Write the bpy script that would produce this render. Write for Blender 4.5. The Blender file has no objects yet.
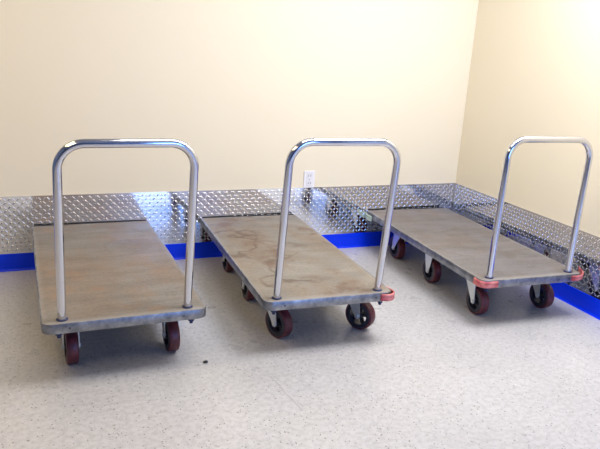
import bpy, bmesh, math, random
from mathutils import Vector, Matrix
PI = math.pi
C = bpy.context.scene.collection
scene = bpy.context.scene
random.seed(4)

# ------------------------------------------------------------------ camera
YAW, PIT, ROLL, F = 0.4011, 0.2775, 0.0625, 655.7
fw = Vector((math.sin(YAW)*math.cos(PIT), math.cos(YAW)*math.cos(PIT), -math.sin(PIT)))
rt = Vector((math.cos(YAW), -math.sin(YAW), 0)); up = rt.cross(fw)
r2 = rt*math.cos(ROLL) + up*math.sin(ROLL); u2 = -rt*math.sin(ROLL) + up*math.cos(ROLL)
cam = bpy.data.cameras.new('camera'); cam.sensor_width = 36; cam.lens = F/600*36; cam.clip_start = .05
co = bpy.data.objects.new('camera', cam); C.objects.link(co)
co.matrix_world = Matrix(((r2.x, u2.x, -fw.x, -.5336), (r2.y, u2.y, -fw.y, -4.6698), (r2.z, u2.z, -fw.z, 1.6654), (0, 0, 0, 1)))
scene.camera = co
# ------------------------------------------------------------------ light and exposure
scene.view_settings.view_transform = 'Standard'; scene.view_settings.look = 'None'
scene.view_settings.gamma = 1; scene.view_settings.use_curve_mapping = False
scene.view_settings.exposure = 0.12
world = bpy.data.worlds.new('sky'); scene.world = world; world.use_nodes = True
bg = world.node_tree.nodes['Background']; bg.inputs[0].default_value = (.75, .87, 1, 1); bg.inputs[1].default_value = .2
def area(name, loc, rot, sx, sy, power, color):
    l = bpy.data.lights.new(name, 'AREA'); l.shape = 'RECTANGLE'; l.size = sx; l.size_y = sy; l.energy = power; l.color = color
    o = bpy.data.objects.new(name, l); C.objects.link(o); o.location = loc; o.rotation_euler = rot
    return o
area('blue_fill', (1.7, -6.72, 1.45), (PI/2, 0, 0), 1.5, 2.1, 80, (.17, .38, 1))  # unseen fill added to turn the shadows blue, outside the front opening
LAMPS = [(-1.7, -1.6, 33, (1, .74, .36)), (-1.7, -3.8, 24, (1, .80, .56)), (.7, -1.9, 26, (1, .95, .88)),
         (2.05, -2.05, 90, (.95, .94, .99))]
for lx, ly, pw, cl in LAMPS:
    area('ceiling_panel_light', (lx, ly, 3.165), (0, 0, 0), 1.2, 1.2, pw, cl)

# ------------------------------------------------------------------ helpers
def mat(name, col, rough=.5, metal=0, spec=.5):
    m = bpy.data.materials.new(name); m.use_nodes = True
    b = m.node_tree.nodes['Principled BSDF']
    b.inputs['Base Color'].default_value = (*col, 1); b.inputs['Roughness'].default_value = rough
    b.inputs['Metallic'].default_value = metal; b.inputs['Specular IOR Level'].default_value = spec
    return m
class NT:
    def __init__(s, m): s.t = m.node_tree; s.b = s.t.nodes['Principled BSDF']
    def n(s, typ, ins=None, **kw):
        x = s.t.nodes.new(typ)
        for k, v in kw.items(): setattr(x, k, v)
        for k, v in (ins or {}).items():
            if hasattr(v, 'is_output'): s.t.links.new(v, x.inputs[k])
            else: x.inputs[k].default_value = v
        return x
    def link(s, a, key): s.t.links.new(a, s.b.inputs[key])
    def coord(s, off=(0, 0, 0), sc=(1, 1, 1)):
        c = s.n('ShaderNodeTexCoord')
        return s.n('ShaderNodeMapping', {'Vector': c.outputs['Object'], 'Location': off, 'Scale': sc}).outputs[0]
    def noise(s, v, scale, detail=4, rough=.5):
        return s.n('ShaderNodeTexNoise', {'Vector': v, 'Scale': scale, 'Detail': detail, 'Roughness': rough}).outputs['Fac']
    def ramp(s, f, stops):
        r = s.n('ShaderNodeValToRGB', {'Fac': f}); e = r.color_ramp.elements
        while len(e) < len(stops): e.new(.5)
        for el, (p, c) in zip(e, stops): el.position = p; el.color = (*c, 1) if len(c) == 3 else c
        return r.outputs['Color']
    def mix(s, f, a, b, mode='MIX'):
        x = s.n('ShaderNodeMix', data_type='RGBA', blend_type=mode)
        for i, v in ((0, f), (6, a), (7, b)):
            if hasattr(v, 'is_output'): s.t.links.new(v, x.inputs[i])
            else: x.inputs[i].default_value = v if i == 0 else (*v, 1)
        return x.outputs[2]
    def math(s, op, a, b=0.0):
        x = s.n('ShaderNodeMath', operation=op)
        for i, v in ((0, a), (1, b)):
            if hasattr(v, 'is_output'): s.t.links.new(v, x.inputs[i])
            else: x.inputs[i].default_value = v
        return x.outputs[0]
    def bump(s, h, strength=.2, dist=.002):
        s.link(s.n('ShaderNodeBump', {'Height': h, 'Strength': strength, 'Distance': dist}).outputs[0], 'Normal')

def obj(name, bm, m, parent=None, smooth=False, angle=None):
    me = bpy.data.meshes.new(name); bmesh.ops.recalc_face_normals(bm, faces=bm.faces); bm.to_mesh(me); bm.free()
    me.materials.append(m)
    if smooth:
        for p in me.polygons: p.use_smooth = True
        me.set_sharp_from_angle(angle=math.radians(angle or 35))
    o = bpy.data.objects.new(name, me); C.objects.link(o)
    if parent: o.parent = parent
    return o
def bx(bm, x0, x1, y0, y1, z0, z1, bev=0):
    r = bmesh.ops.create_cube(bm, size=1)
    for v in r['verts']:
        v.co = Vector(((x0+x1)/2 + v.co.x*(x1-x0), (y0+y1)/2 + v.co.y*(y1-y0), (z0+z1)/2 + v.co.z*(z1-z0)))
    if bev:
        es = list({e for v in r['verts'] for e in v.link_edges})
        bmesh.ops.bevel(bm, geom=es, offset=bev, segments=2, affect='EDGES')
    return bm
def prism(bm, pts, axis, a0, a1):
    """extrude a closed 2-D outline along axis (0 x: pts are y,z; 1 y: x,z; 2 z: x,y)"""
    def P(p, a): return {0: (a, p[0], p[1]), 1: (p[0], a, p[1]), 2: (p[0], p[1], a)}[axis]
    A = [bm.verts.new(P(p, a0)) for p in pts]; B = [bm.verts.new(P(p, a1)) for p in pts]
    n = len(pts)
    bm.faces.new(A); bm.faces.new(B[::-1])
    for i in range(n): bm.faces.new((A[i], A[(i+1) % n], B[(i+1) % n], B[i]))
def lathe(bm, prof, n=40, axis=0, closed=True):
    """revolve (axial, radius) profile about axis"""
    rings = []
    for k in range(n):
        t = 2*PI*k/n; c, s = math.cos(t), math.sin(t); ring = []
        for a, r in prof:
            ring.append(bm.verts.new({0: (a, r*c, r*s), 1: (r*c, a, r*s), 2: (r*c, r*s, a)}[axis]))
        rings.append(ring)
    m = len(prof)
    for k in range(n):
        A, B = rings[k], rings[(k+1) % n]
        for i in range(m if closed else m-1):
            bm.faces.new((A[i], A[(i+1) % m], B[(i+1) % m], B[i]))
    if not closed:
        bm.faces.new([r[0] for r in rings]); bm.faces.new([r[-1] for r in rings])
def cyl(bm, axis, a0, a1, r, c=(0, 0), n=20, bev=.001):
    st = len(bm.verts)
    lathe(bm, [(a0, r-bev), (a0+bev, r), (a1-bev, r), (a1, r-bev)], n, axis, closed=False)
    bm.verts.ensure_lookup_table()
    for v in bm.verts[st:]:
        if axis == 0: v.co.y += c[0]; v.co.z += c[1]
        elif axis == 1: v.co.x += c[0]; v.co.z += c[1]
        else: v.co.x += c[0]; v.co.y += c[1]
def sweep(bm, path, r, n=20, cap=True):
    rings = []; nrm = None
    for i, p in enumerate(path):
        t = (path[min(i+1, len(path)-1)] - path[max(i-1, 0)]).normalized()
        if nrm is None: nrm = t.orthogonal().normalized()
        nrm = (nrm - t*nrm.dot(t)).normalized(); b = t.cross(nrm)
        rings.append([bm.verts.new(p + (nrm*math.cos(2*PI*k/n) + b*math.sin(2*PI*k/n))*r) for k in range(n)])
    for A, B in zip(rings, rings[1:]):
        for k in range(n): bm.faces.new((A[k], A[(k+1) % n], B[(k+1) % n], B[k]))
    if cap: bm.faces.new(rings[0]); bm.faces.new(rings[-1][::-1])
def thing(name, label, cat, loc=(0, 0, 0), rz=0, group=None):
    o = bpy.data.objects.new(name, None); C.objects.link(o); o.location = loc; o.rotation_euler = (0, 0, rz)
    o['label'] = label; o['category'] = cat
    if group: o['group'] = group
    return o
def struct(name, bm, m):
    o = obj(name, bm, m); o['kind'] = 'structure'; return o

# ------------------------------------------------------------------ materials
m_wall = mat('cream_wall_paint', (.85, .77, .59), .6, 0, .3)
t = NT(m_wall); v = t.coord(); t.bump(t.noise(v, 220, 3), .06, .001)
m_ceil = mat('ceiling_grey', (.42, .44, .48), .8)
m_far = mat('blue_bounce_wall', (.10, .15, .28), .7)  # blue chosen so the unseen walls bounce dim blue light
m_blue = mat('blue_vinyl_base', (.0, .036, .85), .35, 0, .25)
m_floor = mat('speckled_floor', (.6, .6, .6), .28)
t = NT(m_floor); v = t.coord()
base = t.ramp(t.noise(v, 1.7, 5, .6), [(.3, (.46, .455, .457)), (.7, (.525, .52, .522))])
mott = t.ramp(t.noise(v, 38, 3, .6), [(.35, (.86, .86, .86)), (.6, (1.04, 1.04, 1.04))])
base = t.mix(1.0, base, mott, 'MULTIPLY')
for sc, th, colr in ((52, .18, (.12, .12, .125)), (100, .18, (.22, .21, .21)), (22, .085, (.09, .085, .08))):
    vo = t.n('ShaderNodeTexVoronoi', {'Vector': v, 'Scale': sc, 'Randomness': 1.0})
    m1 = t.math('LESS_THAN', vo.outputs['Distance'], th)
    sel = t.n('ShaderNodeSeparateColor', {'Color': vo.outputs['Color']})
    m2 = t.math('GREATER_THAN', sel.outputs[0], .52)
    base = t.mix(t.math('MULTIPLY', t.math('MULTIPLY', m1, m2), .9), base, colr)
# the hairline scuff that runs across the floor in front of the middle cart
A, B = (.541, -1.868), (.580, -2.217)
dx, dy = B[0]-A[0], B[1]-A[1]; L = math.hypot(dx, dy)
sx = t.n('ShaderNodeSeparateXYZ', {'Vector': t.coord()})
u = t.math('ADD', t.math('MULTIPLY', sx.outputs[0], dx/L), t.math('MULTIPLY', sx.outputs[1], dy/L))
w = t.math('ADD', t.math('MULTIPLY', sx.outputs[0], -dy/L), t.math('MULTIPLY', sx.outputs[1], dx/L))
u0 = A[0]*dx/L + A[1]*dy/L; w0 = -A[0]*dy/L + A[1]*dx/L
wob = t.math('MULTIPLY', t.math('SUBTRACT', t.noise(v, 9, 3), .5), .02)
dw = t.math('ABSOLUTE', t.math('ADD', t.math('SUBTRACT', w, w0), wob))
msk = t.math('MULTIPLY', t.math('LESS_THAN', dw, .0035), t.math('MULTIPLY', t.math('GREATER_THAN', u, u0), t.math('LESS_THAN', u, u0+L)))
base = t.mix(t.math('MULTIPLY', msk, .6), base, (.3, .29, .29))
t.link(base, 'Base Color')
t.link(t.n('ShaderNodeMapRange', {'Value': t.noise(v, 5, 3), 'To Min': .22, 'To Max': .38}).outputs[0], 'Roughness')
m_plate = mat('aluminium_tread_plate', (.90, .91, .93), .075, 1)
m_lug = mat('rubbed_tread_lug', (.96, .96, .98), .27, 1)
m_chrome = mat('chrome_tube', (.70, .71, .76), .1, 1)
t = NT(m_chrome); v = t.coord(); t.link(t.n('ShaderNodeMapRange', {'Value': t.noise(v, 30, 4), 'To Min': .05, 'To Max': .16}).outputs[0], 'Roughness')
m_edge = mat('worn_steel_edge', (.45, .46, .47), .38, .85)
t = NT(m_edge); v = t.coord((3, 1, 2)); t.link(t.ramp(t.noise(v, 14, 5, .65), [(.3, (.13, .14, .16)), (.52, (.28, .29, .31)), (.75, (.5, .5, .51))]), 'Base Color')
def deck_mat(name, off, brown, grey, stain, amount):
    m = mat(name, grey, .5, .0, .4); t = NT(m)
    v = t.coord(off); vs = t.coord(off, (1, .45, 1)); vx = t.coord(off, (.35, 1.6, 1))
    c = t.mix(t.ramp(t.noise(vs, 3.0, 6, .62), [(.42, (0, 0, 0)), (.58, (1, 1, 1))]), grey, brown)
    streak = t.ramp(t.noise(vx, 7, 6, .7), [(.3, (.64, .64, .64)), (.7, (1.16, 1.16, 1.16))])
    c = t.mix(.8, c, t.mix(1, c, streak, 'MULTIPLY'))
    fine = t.ramp(t.noise(v, 60, 4, .6), [(.3, (.83, .83, .83)), (.7, (1.12, 1.12, 1.12))])
    c = t.mix(1, c, fine, 'MULTIPLY')
    st = t.ramp(t.noise(v, 4.2, 6, .66), [(.53, (0, 0, 0)), (.66, (1, 1, 1))])
    c = t.mix(t.math('MULTIPLY', st, amount), c, stain)
    # thin curling drip stains
    ln = t.math('ABSOLUTE', t.math('SUBTRACT', t.noise(t.coord((off[0]+7, off[1], 0)), 2.1, 3), .5))
    lm = t.ramp(ln, [(.005, (1, 1, 1)), (.022, (0, 0, 0))])
    gate = t.ramp(t.noise(v, 2.4, 2), [(.46, (0, 0, 0)), (.56, (1, 1, 1))])
    c = t.mix(t.math('MULTIPLY', t.math('MULTIPLY', lm, gate), amount*.8), c, tuple(x*.6 for x in stain))
    # bare, rubbed border
    s = t.n('ShaderNodeSeparateXYZ', {'Vector': t.coord()})
    ed = t.math('MAXIMUM', t.math('SUBTRACT', t.math('ABSOLUTE', s.outputs[0]), .025), t.math('SUBTRACT', .38, s.outputs[1]))
    ed = t.math('ADD', ed, t.math('MULTIPLY', t.math('SUBTRACT', t.noise(v, 8, 4), .5), .05))
    c = t.mix(t.math('MULTIPLY', t.ramp(ed, [(.325, (0, 0, 0)), (.365, (1, 1, 1))]), .6), c, (.34, .325, .31))
    t.link(c, 'Base Color')
    t.link(t.n('ShaderNodeMapRange', {'Value': t.noise(v, 6, 4), 'To Min': .34, 'To Max': .6}).outputs[0], 'Roughness')
    t.bump(t.noise(v, 40, 4), .12, .002)
    return m
DECKS = [deck_mat('worn_deck_grey', (1.3, 4.2, 0), (.205, .165, .13), (.21, .193, .172), (.27, .16, .09), .45),
         deck_mat('worn_deck_brown', (9.1, 2.6, 0), (.235, .185, .135), (.24, .22, .187), (.15, .085, .05), .85),
         deck_mat('worn_deck_taupe', (5.7, 8.4, 0), (.18, .155, .142), (.19, .18, .182), (.22, .15, .11), .4)]
m_under = mat('deck_underside', (.05, .05, .055), .6)
m_zinc = mat('zinc_plated_steel', (.72, .74, .74), .35, .75)
m_tire = mat('dark_red_urethane', (.20, .028, .034), .42)
t = NT(m_tire); t.link(t.ramp(t.noise(t.coord(), 40, 4), [(.35, (.075, .015, .022)), (.7, (.165, .028, .036))]), 'Base Color')
m_hub = mat('dark_wheel_core', (.022, .024, .04), .4)
m_bolt = mat('dark_bolt_steel', (.10, .10, .12), .4, .8)
m_dark_blue = mat('dark_blue_ring_bolt', (.008, .018, .085), .4)  # dark blue of the post rings stands for a reflection; bolts share it
m_bump = mat('faded_red_vinyl', (.62, .13, .13), .45)
t = NT(m_bump); t.link(t.ramp(t.noise(t.coord(), 22, 4), [(.35, (.48, .07, .08)), (.68, (.80, .30, .27))]), 'Base Color')
m_mint = mat('pale_green_vinyl', (.48, .60, .52), .45)
m_black = mat('matte_black', (.015, .015, .017), .6)
m_white = mat('white_plastic', (.88, .87, .88), .35)
m_slot = mat('outlet_slot_dark', (.08, .08, .08), .5)
m_crumb = mat('dark_crumb', (.02, .02, .02), .8)

# ------------------------------------------------------------------ room shell
W, XL, YF, H = 2.895, -3.0, -6.6, 3.2
b = bmesh.new(); bx(b, XL-.15, W+.15, YF-.15, .15, -.1, 0); struct('floor', b, m_floor)
b = bmesh.new(); bx(b, XL-.15, W+.15, YF-.15, .15, H, H+.1); struct('ceiling', b, m_ceil)
b = bmesh.new(); bx(b, XL-.15, W+.15, 0.0005, .15, 0, H); struct('wall_back', b, m_wall)
b = bmesh.new(); bx(b, W+.0005, W+.15, YF-.15, 0, 0, H); struct('wall_right', b, m_wall)
b = bmesh.new(); bx(b, XL-.15, XL, YF-.15, 0, 0, H); struct('wall_left', b, m_far)
b = bmesh.new()
bx(b, XL, .9, YF-.1, YF, 0, H); bx(b, 2.5, W, YF-.1, YF, 0, H); bx(b, .9, 2.5, YF-.1, YF, 2.55, H); bx(b, .9, 2.5, YF-.1, YF, 0, .35)
struct('wall_front', b, m_far)
ZB, ZP, PT = .122, .5255, .003
def cove(d): return [(0, 0), (-.02*d, 0), (-.014*d, .003), (-.008*d, .012), (-.006*d, .025), (-.0055*d, ZB-.003), (-.004*d, ZB), (0, ZB)]
b = bmesh.new(); prism(b, cove(1), 0, XL, W); struct('baseboard_back', b, m_blue)
b = bmesh.new(); prism(b, [(W+p[0], p[1]) for p in cove(1)], 1, YF, -.006); struct('baseboard_right', b, m_blue)
# diamond tread plate: a bright sheet with raised lugs of alternating slant
def tread(bm, P, u0, u1, z0, z1, pitch=.0275):
    """P(u, z, h): point on the sheet at height h above its face"""
    nu = int((u1-u0)/pitch); nz = int((z1-z0)/pitch)
    ou = ((u1-u0) - (nu-1)*pitch)/2; oz = ((z1-z0) - (nz-1)*pitch)/2
    a, w, ht = .0136, .0043, .0019
    for i in range(nu):
        for j in range(nz):
            cu, cz = u0+ou+i*pitch, z0+oz+j*pitch
            s = 1 if (i+j) % 2 else -1
            d = (.7071, .7071*s); n = (-.7071*s, .7071)
            def Q(p, q, h): return bm.verts.new(P(cu+d[0]*p+n[0]*q, cz+d[1]*p+n[1]*q, h))
            e1, e2 = Q(-a, 0, 0), Q(a, 0, 0)
            l = [Q(-a*.6, w, 0), Q(a*.6, w, 0)]; r = [Q(-a*.6, -w, 0), Q(a*.6, -w, 0)]
            k1, k2 = Q(-a*.62, 0, ht), Q(a*.62, 0, ht)
            for f in ((e1, k1, l[0]), (l[0], k1, k2, l[1]), (l[1], k2, e2), (e1, r[0], k1), (r[0], r[1], k2, k1), (r[1], e2, k2)):
                bm.faces.new(f).material_index = 1
b = bmesh.new(); bx(b, -2.2, W, -PT, 0, ZB, ZP)
tread(b, lambda u, z, h: (u, -PT-h, z), -2.19, W-.004, ZB+.003, ZP-.003); struct('trim_1', b, m_plate).data.materials.append(m_lug)
b = bmesh.new(); bx(b, W-PT, W, -3.6, -PT-.0005, ZB, ZP)
tread(b, lambda u, z, h: (W-PT-h, u, z), -3.59, -.008, ZB+.003, ZP-.003); struct('trim_2', b, m_plate).data.materials.append(m_lug)
# unseen opening behind the camera, added to admit the blue fill, and the ceiling lamp trays
b = bmesh.new()
for a in ((.9, .96, .35, 2.55), (2.44, 2.5, .35, 2.55), (1.67, 1.73, .35, 2.55), (.96, 2.44, 2.49, 2.55), (.96, 2.44, .35, .41)):
    bx(b, a[0], a[1], YF-.09, YF-.02, a[2], a[3])
struct('fill_opening_1', b, m_edge)
for i, (lx, ly, pw, cl) in enumerate(LAMPS):
    b = bmesh.new()
    for a in ((-.64, .64, -.64, -.60), (-.64, .64, .60, .64), (-.64, -.60, -.60, .60), (.60, .64, -.60, .60)):
        bx(b, lx+a[0], lx+a[1], ly+a[2], ly+a[3], H-.03, H)
    struct('trim_%d' % (i+3), b, m_white)

# ------------------------------------------------------------------ platform carts
LEN, WID, ZD, TH = 1.662, .76, .3166, .05
def outline(h, y0, y1, r, n=8):
    pts = []
    q = max(r-.036, .004)
    for cx, cy, a0, e in ((h-r, y0+r, -PI/2, r), (h-q, y1-q, 0, q), (-h+q, y1-q, PI/2, q), (-h+r, y0+r, PI, r)):
        for k in range(n+1):
            a = a0 + PI/2*k/n; pts.append((cx+e*math.cos(a), cy+e*math.sin(a)))
    return pts
def ring_rail(bm, rings):
    """rings: closed loops (same count) stitched in order and closed back on the first"""
    V = [[bm.verts.new(p) for p in R] for R in rings]; n = len(V[0]); m = len(V)
    for i in range(m):
        A, B = V[i], V[(i+1) % m]
        for k in range(n): bm.faces.new((A[k], A[(k+1) % n], B[(k+1) % n], B[k]))
R0 = .05
def ring(inset, z):
    return [(x, y, z) for x, y in outline(WID/2-inset, inset, LEN-inset, R0-inset)]
def mk_deck(m, parent):
    b = bmesh.new(); prism(b, outline(WID/2-.007, .007, LEN-.007, R0-.007), 2, ZD-.03, ZD-.0004)
    return obj('deck_board', b, m, parent)
def mk_edge(parent):
    b = bmesh.new()
    ring_rail(b, [ring(.0075, ZD-.004), ring(.0075, ZD), ring(.004, ZD), ring(.0012, ZD-.0012), ring(0, ZD-.004), ring(0, ZD-TH+.003), ring(.002, ZD-TH), ring(.03, ZD-TH), ring(.03, ZD-TH+.004), ring(.008, ZD-TH+.004)])
    return obj('edge_rail', b, m_edge, parent, True)
def mk_frame(parent):
    b = bmesh.new()
    bx(b, -.35, .35, .031, LEN-.031, ZD-TH+.006, ZD-.0305)  # full-width dark pan added to stop light bouncing off the deck bottom
    for x in (-.28, 0, .28): bx(b, x-.065, x+.065, .0315, LEN-.0315, ZD-TH, ZD-TH+.006)
    return obj('frame_with_dark_pan', b, m_under, parent)
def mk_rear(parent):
    b = bmesh.new(); bx(b, -.365, .365, LEN-.0005, LEN+.0045, ZD-.034, ZD+.005, .001)  # black strip added to draw the dark gap line at the wall
    o = obj('rear_strip', b, m_black, parent); o['label'] = 'black strip along the rear edge'; return o
WR, WW = .091, .058
def mk_tire():
    b = bmesh.new(); h = WW/2
    lathe(b, [(-h, .070), (-h, WR-.008), (-h+.003, WR-.002), (-h+.008, WR), (h-.008, WR), (h-.003, WR-.002), (h, WR-.008), (h, .070)], 48)
    return obj('tire', b, m_tire, None, True)
def mk_hub():
    b = bmesh.new(); h = WW/2
    lathe(b, [(-h-.001, .056), (-h-.001, .078), (-h+.001, .080), (-h+.004, .072), (h-.004, .072), (h-.001, .080), (h+.001, .078), (h+.001, .056)], 40)
    lathe(b, [(-h-.004, .009), (-h-.004, .022), (h+.004, .022), (h+.004, .009)], 24)
    for k in range(5):
        M = Matrix.Rotation(2*PI*k/5, 3, 'X'); st = len(b.verts)
        bx(b, -.010, .010, -.0095, .0095, .018, .060)
        b.verts.ensure_lookup_table()
        for v in b.verts[st:]: v.co = M @ v.co
    return obj('wheel_core', b, m_hub, None, True)
TRAIL = .042
def mk_fork(swivel):
    """origin: middle of the mounting plate on the deck underside (z = 0 there)"""
    b = bmesh.new(); top = ZD-TH; az = WR-top; tr = TRAIL if swivel else 0
    bx(b, -.055, .055, -.05, .05, -.006, 0, .001)
    for x in (-.042, .042):
        for y in (-.037, .037): cyl(b, 2, -.012, -.006, .007, (x, y), 6)
    if swivel:
        cyl(b, 2, -.024, -.006, .036, (0, 0), 28); zf = -.028; f0, f1 = -.050, .044
    else: zf = -.010; f0, f1 = -.052, .052
    bx(b, -.040, .040, f0, f1, zf-.004, zf+.004)
    arc = [(tr+.019*math.cos(a), az+.019*math.sin(a)) for a in [PI*.98+k*PI*1.04/10 for k in range(11)]]
    for s in (-1, 1):
        pts = [(f0, zf)] + [(f0+.002, zf-.040)] + arc + [(f1+.004, zf-.04), (f1, zf)]
        prism(b, pts, 0, s*.0355, s*.040)
    return obj('caster', b, m_zinc, None, True, 25)
def mk_axle(swivel):
    b = bmesh.new(); cyl(b, 0, -.047, .047, .008, (0, 0), 12)
    cyl(b, 0, -.046, -.040, .013, (0, 0), 6); cyl(b, 0, .040, .046, .013, (0, 0), 6)
    return obj('axle_bolt', b, m_zinc, None, True, 25)
FIRST = {}
def fresh(key, fn):
    """first call keeps the built object, later calls copy it (sharing its mesh)"""
    if key not in FIRST: FIRST[key] = fn(); return FIRST[key]
    o = FIRST[key].copy(); C.objects.link(o); return o
def caster(parent, x, y, ang, swivel, spin):
    c = fresh('fork%d' % swivel, lambda: mk_fork(swivel)); c.parent = parent; c.location = (x, y, ZD-TH); c.rotation_euler = (0, 0, ang)
    if swivel: c['label'] = 'zinc swivel caster with dark red wheel'
    tr = TRAIL if swivel else 0; az = WR-(ZD-TH)
    for key, fn in (('tire', mk_tire), ('hub', mk_hub), ('axle', lambda: mk_axle(swivel))):
        o = fresh(key, fn); o.parent = c; o.location = (0, tr, az); o.rotation_euler = (spin if key != 'axle' else 0, 0, 0)
    return c
def mk_handle(parent, hh, lean):
    """U of bent tube from deck sockets; leans by «lean» at its top"""
    hs, r, tr = .3003, .115, .0205; path = []
    def P(x, z): return Vector((x, .0536 + lean*z/hh, ZD+z))
    for k in range(9): path.append(P(-hs, -.03 + (hh-r+.03)*k/8))
    for k in range(1, 13):
        a = PI - PI/2*k/12; path.append(P(-hs+r+r*math.cos(a), hh-r+r*math.sin(a)))
    for k in range(1, 8): path.append(P(-hs+r+(2*hs-2*r)*k/8, hh))
    for k in range(0, 13):
        a = PI/2 - PI/2*k/12; path.append(P(hs-r+r*math.cos(a), hh-r+r*math.sin(a)))
    for k in range(1, 9): path.append(P(hs, hh-r-(hh-r+.03)*k/8))
    b = bmesh.new(); sweep(b, path, tr, 24); h = obj('handle', b, m_chrome, parent, True, 60)
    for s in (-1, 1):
        b = bmesh.new(); lathe(b, [(0, .0185), (0, .0265), (.003, .0275), (.006, .026), (.008, .0225), (.008, .0185)], 28, 2)  # ring added to show the dark blue reflection at the post base
        o = obj('reflection_ring', b, m_dark_blue, h, True); o.location = (s*hs, .0536, ZD); o['label'] = 'dark blue ring standing in for a reflection around the handle post'
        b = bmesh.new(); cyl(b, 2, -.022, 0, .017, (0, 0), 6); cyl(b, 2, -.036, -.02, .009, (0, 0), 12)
        o = obj('bolt', b, m_dark_blue, parent); o.location = (s*.318, .040, ZD-TH)
        b = bmesh.new(); cyl(b, 1, -.0018, .004, .0055, (0, 0), 12, .0006)
        o = obj('screw', b, m_bolt, parent); o.location = (s*.27, 0, ZD-TH*.5)
    return h
def bumper(parent, sx, front, m, label, s0=.05, s1=.06, out=.006, hgt=.040, flare=0.0, zoff=0.0, rb=None, dx=0.0):
    """ribbed vinyl guard bent round a deck corner"""
    x0 = WID/2 + dx; r = rb or R0; line = []
    for k in range(5): line.append((x0-r-s0*(1-k/5), 0, 0, -1))
    for k in range(13):
        a = -PI/2+PI/2*k/12; line.append((x0-r+r*math.cos(a), r+r*math.sin(a), math.cos(a), math.sin(a)))
    for k in range(1, 6): line.append((x0, r+s1*k/5, 1, 0))
    prof = [(0, -hgt/2), (.006, -hgt/2), (.009, -hgt/2+.004), (.009, -.005), (.006, 0), (.009, .005), (.009, hgt/2-.004), (.006, hgt/2), (0, hgt/2)]
    b = bmesh.new(); R = []
    N = len(line)
    for i, (x, y, nx, ny) in enumerate(line):
        e = out*math.sin(PI*min(1, max(0, i/(N-1))))+.0008 + flare*max(0, i/(N-1)-.5)*2
        z = ZD-TH/2 + zoff + flare*.35*max(0, i/(N-1)-.5)*2
        yy = lambda q: q if front else LEN-q
        R.append([b.verts.new((sx*(x+nx*(e+d)), yy(y+ny*(e+d)), z+h)) for d, h in prof])
    for A, B in zip(R, R[1:]):
        for k in range(len(prof)): b.faces.new((A[k], A[(k+1) % len(prof)], B[(k+1) % len(prof)], B[k]))
    b.faces.new(R[0]); b.faces.new(R[-1][::-1])
    o = obj('corner_bumper', b, m, parent, True, 50); o['label'] = label; return o
CARTS = [((-.1316, -1.675), .0139, -.1158, (.02, .02), 0, 'leftmost platform cart with a bare grey-brown deck and no corner bumpers'),
         ((.9495, -1.683), -.0344, -.0918, (.42, .60), .02, 'middle platform cart with a stained tan deck and one red corner bumper'),
         ((2.3404, -1.689), -.0443, -.0087, (.02, .06), .02, 'rightmost platform cart beside the right wall with red bumpers on both front corners')]
for i, ((x, y), a, lean, sw, sh, lab) in enumerate(CARTS):
    t = thing('platform_cart', lab, 'cart', (x, y, 0), a, 'platform carts parked against the back wall')
    d = mk_deck(DECKS[i], t)
    e = fresh('edge', lambda: mk_edge(None)); e.parent = t
    f = fresh('under', lambda: mk_frame(None)); f.parent = t
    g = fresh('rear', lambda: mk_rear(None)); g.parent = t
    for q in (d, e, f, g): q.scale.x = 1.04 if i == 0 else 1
    for k, s in enumerate((-1, 1)):
        # front casters swing; their wheels trail behind the pivot
        caster(t, s*.255+sh, .265, -(PI-sw[k]), True, .3+i+k)
        caster(t, s*.255+sh, .80, 0, False, .9+i*.7+k)
        caster(t, s*.255+sh, 1.30, 0, True, .2+i+k*.5)
    mk_handle(t, .857, lean)
    if i == 1: bumper(t, 1, True, m_bump, 'peeling faded red corner bumper', .03, .06, .014)
    if i == 2:
        bumper(t, -1, True, m_bump, 'faded red corner bumper', .055, .035, .004)
        bumper(t, 1, True, m_bump, 'faded red corner bumper lifting off', .03, .02, .004, .034, .03, 0, .10, .04)
        bumper(t, -1, False, m_mint, 'pale green corner bumper', .06, .06, .008, .046, 0, -.02)

# ------------------------------------------------------------------ small things
o = thing('wall_outlet', 'white power outlet plate on the cream wall behind the middle cart', 'power outlet', (1.50, 0, .592))
b = bmesh.new(); bx(b, -.046, .046, -.007, 0, -.068, .068, .002); obj('plate', b, m_white, o)
for z in (-.03, .03):
    b = bmesh.new(); bx(b, -.024, .024, -.010, -.006, z-.021, z+.021, .002); r = obj('receptacle', b, m_white, o)
    for q in (-.009, .009):
        b = bmesh.new(); bx(b, q-.0018, q+.0018, -.0106, -.0095, z-.008, z+.010); obj('slot', b, m_slot, r)
b = bmesh.new(); cyl(b, 1, -.009, -.006, .005, (0, 0), 12); obj('screw', b, m_zinc, o)
b = bmesh.new(); bmesh.ops.create_icosphere(b, subdivisions=2, radius=.011)
for v in b.verts: v.co = Vector((v.co.x*1.3+random.uniform(-.002, .002), v.co.y+random.uniform(-.002, .002), v.co.z*.5+.005))
c = obj('crumb', b, m_crumb); c.location = (.2625, -1.642, 0); c['label'] = 'tiny dark crumb lying on the floor in front of the leftmost cart'; c['category'] = 'debris'
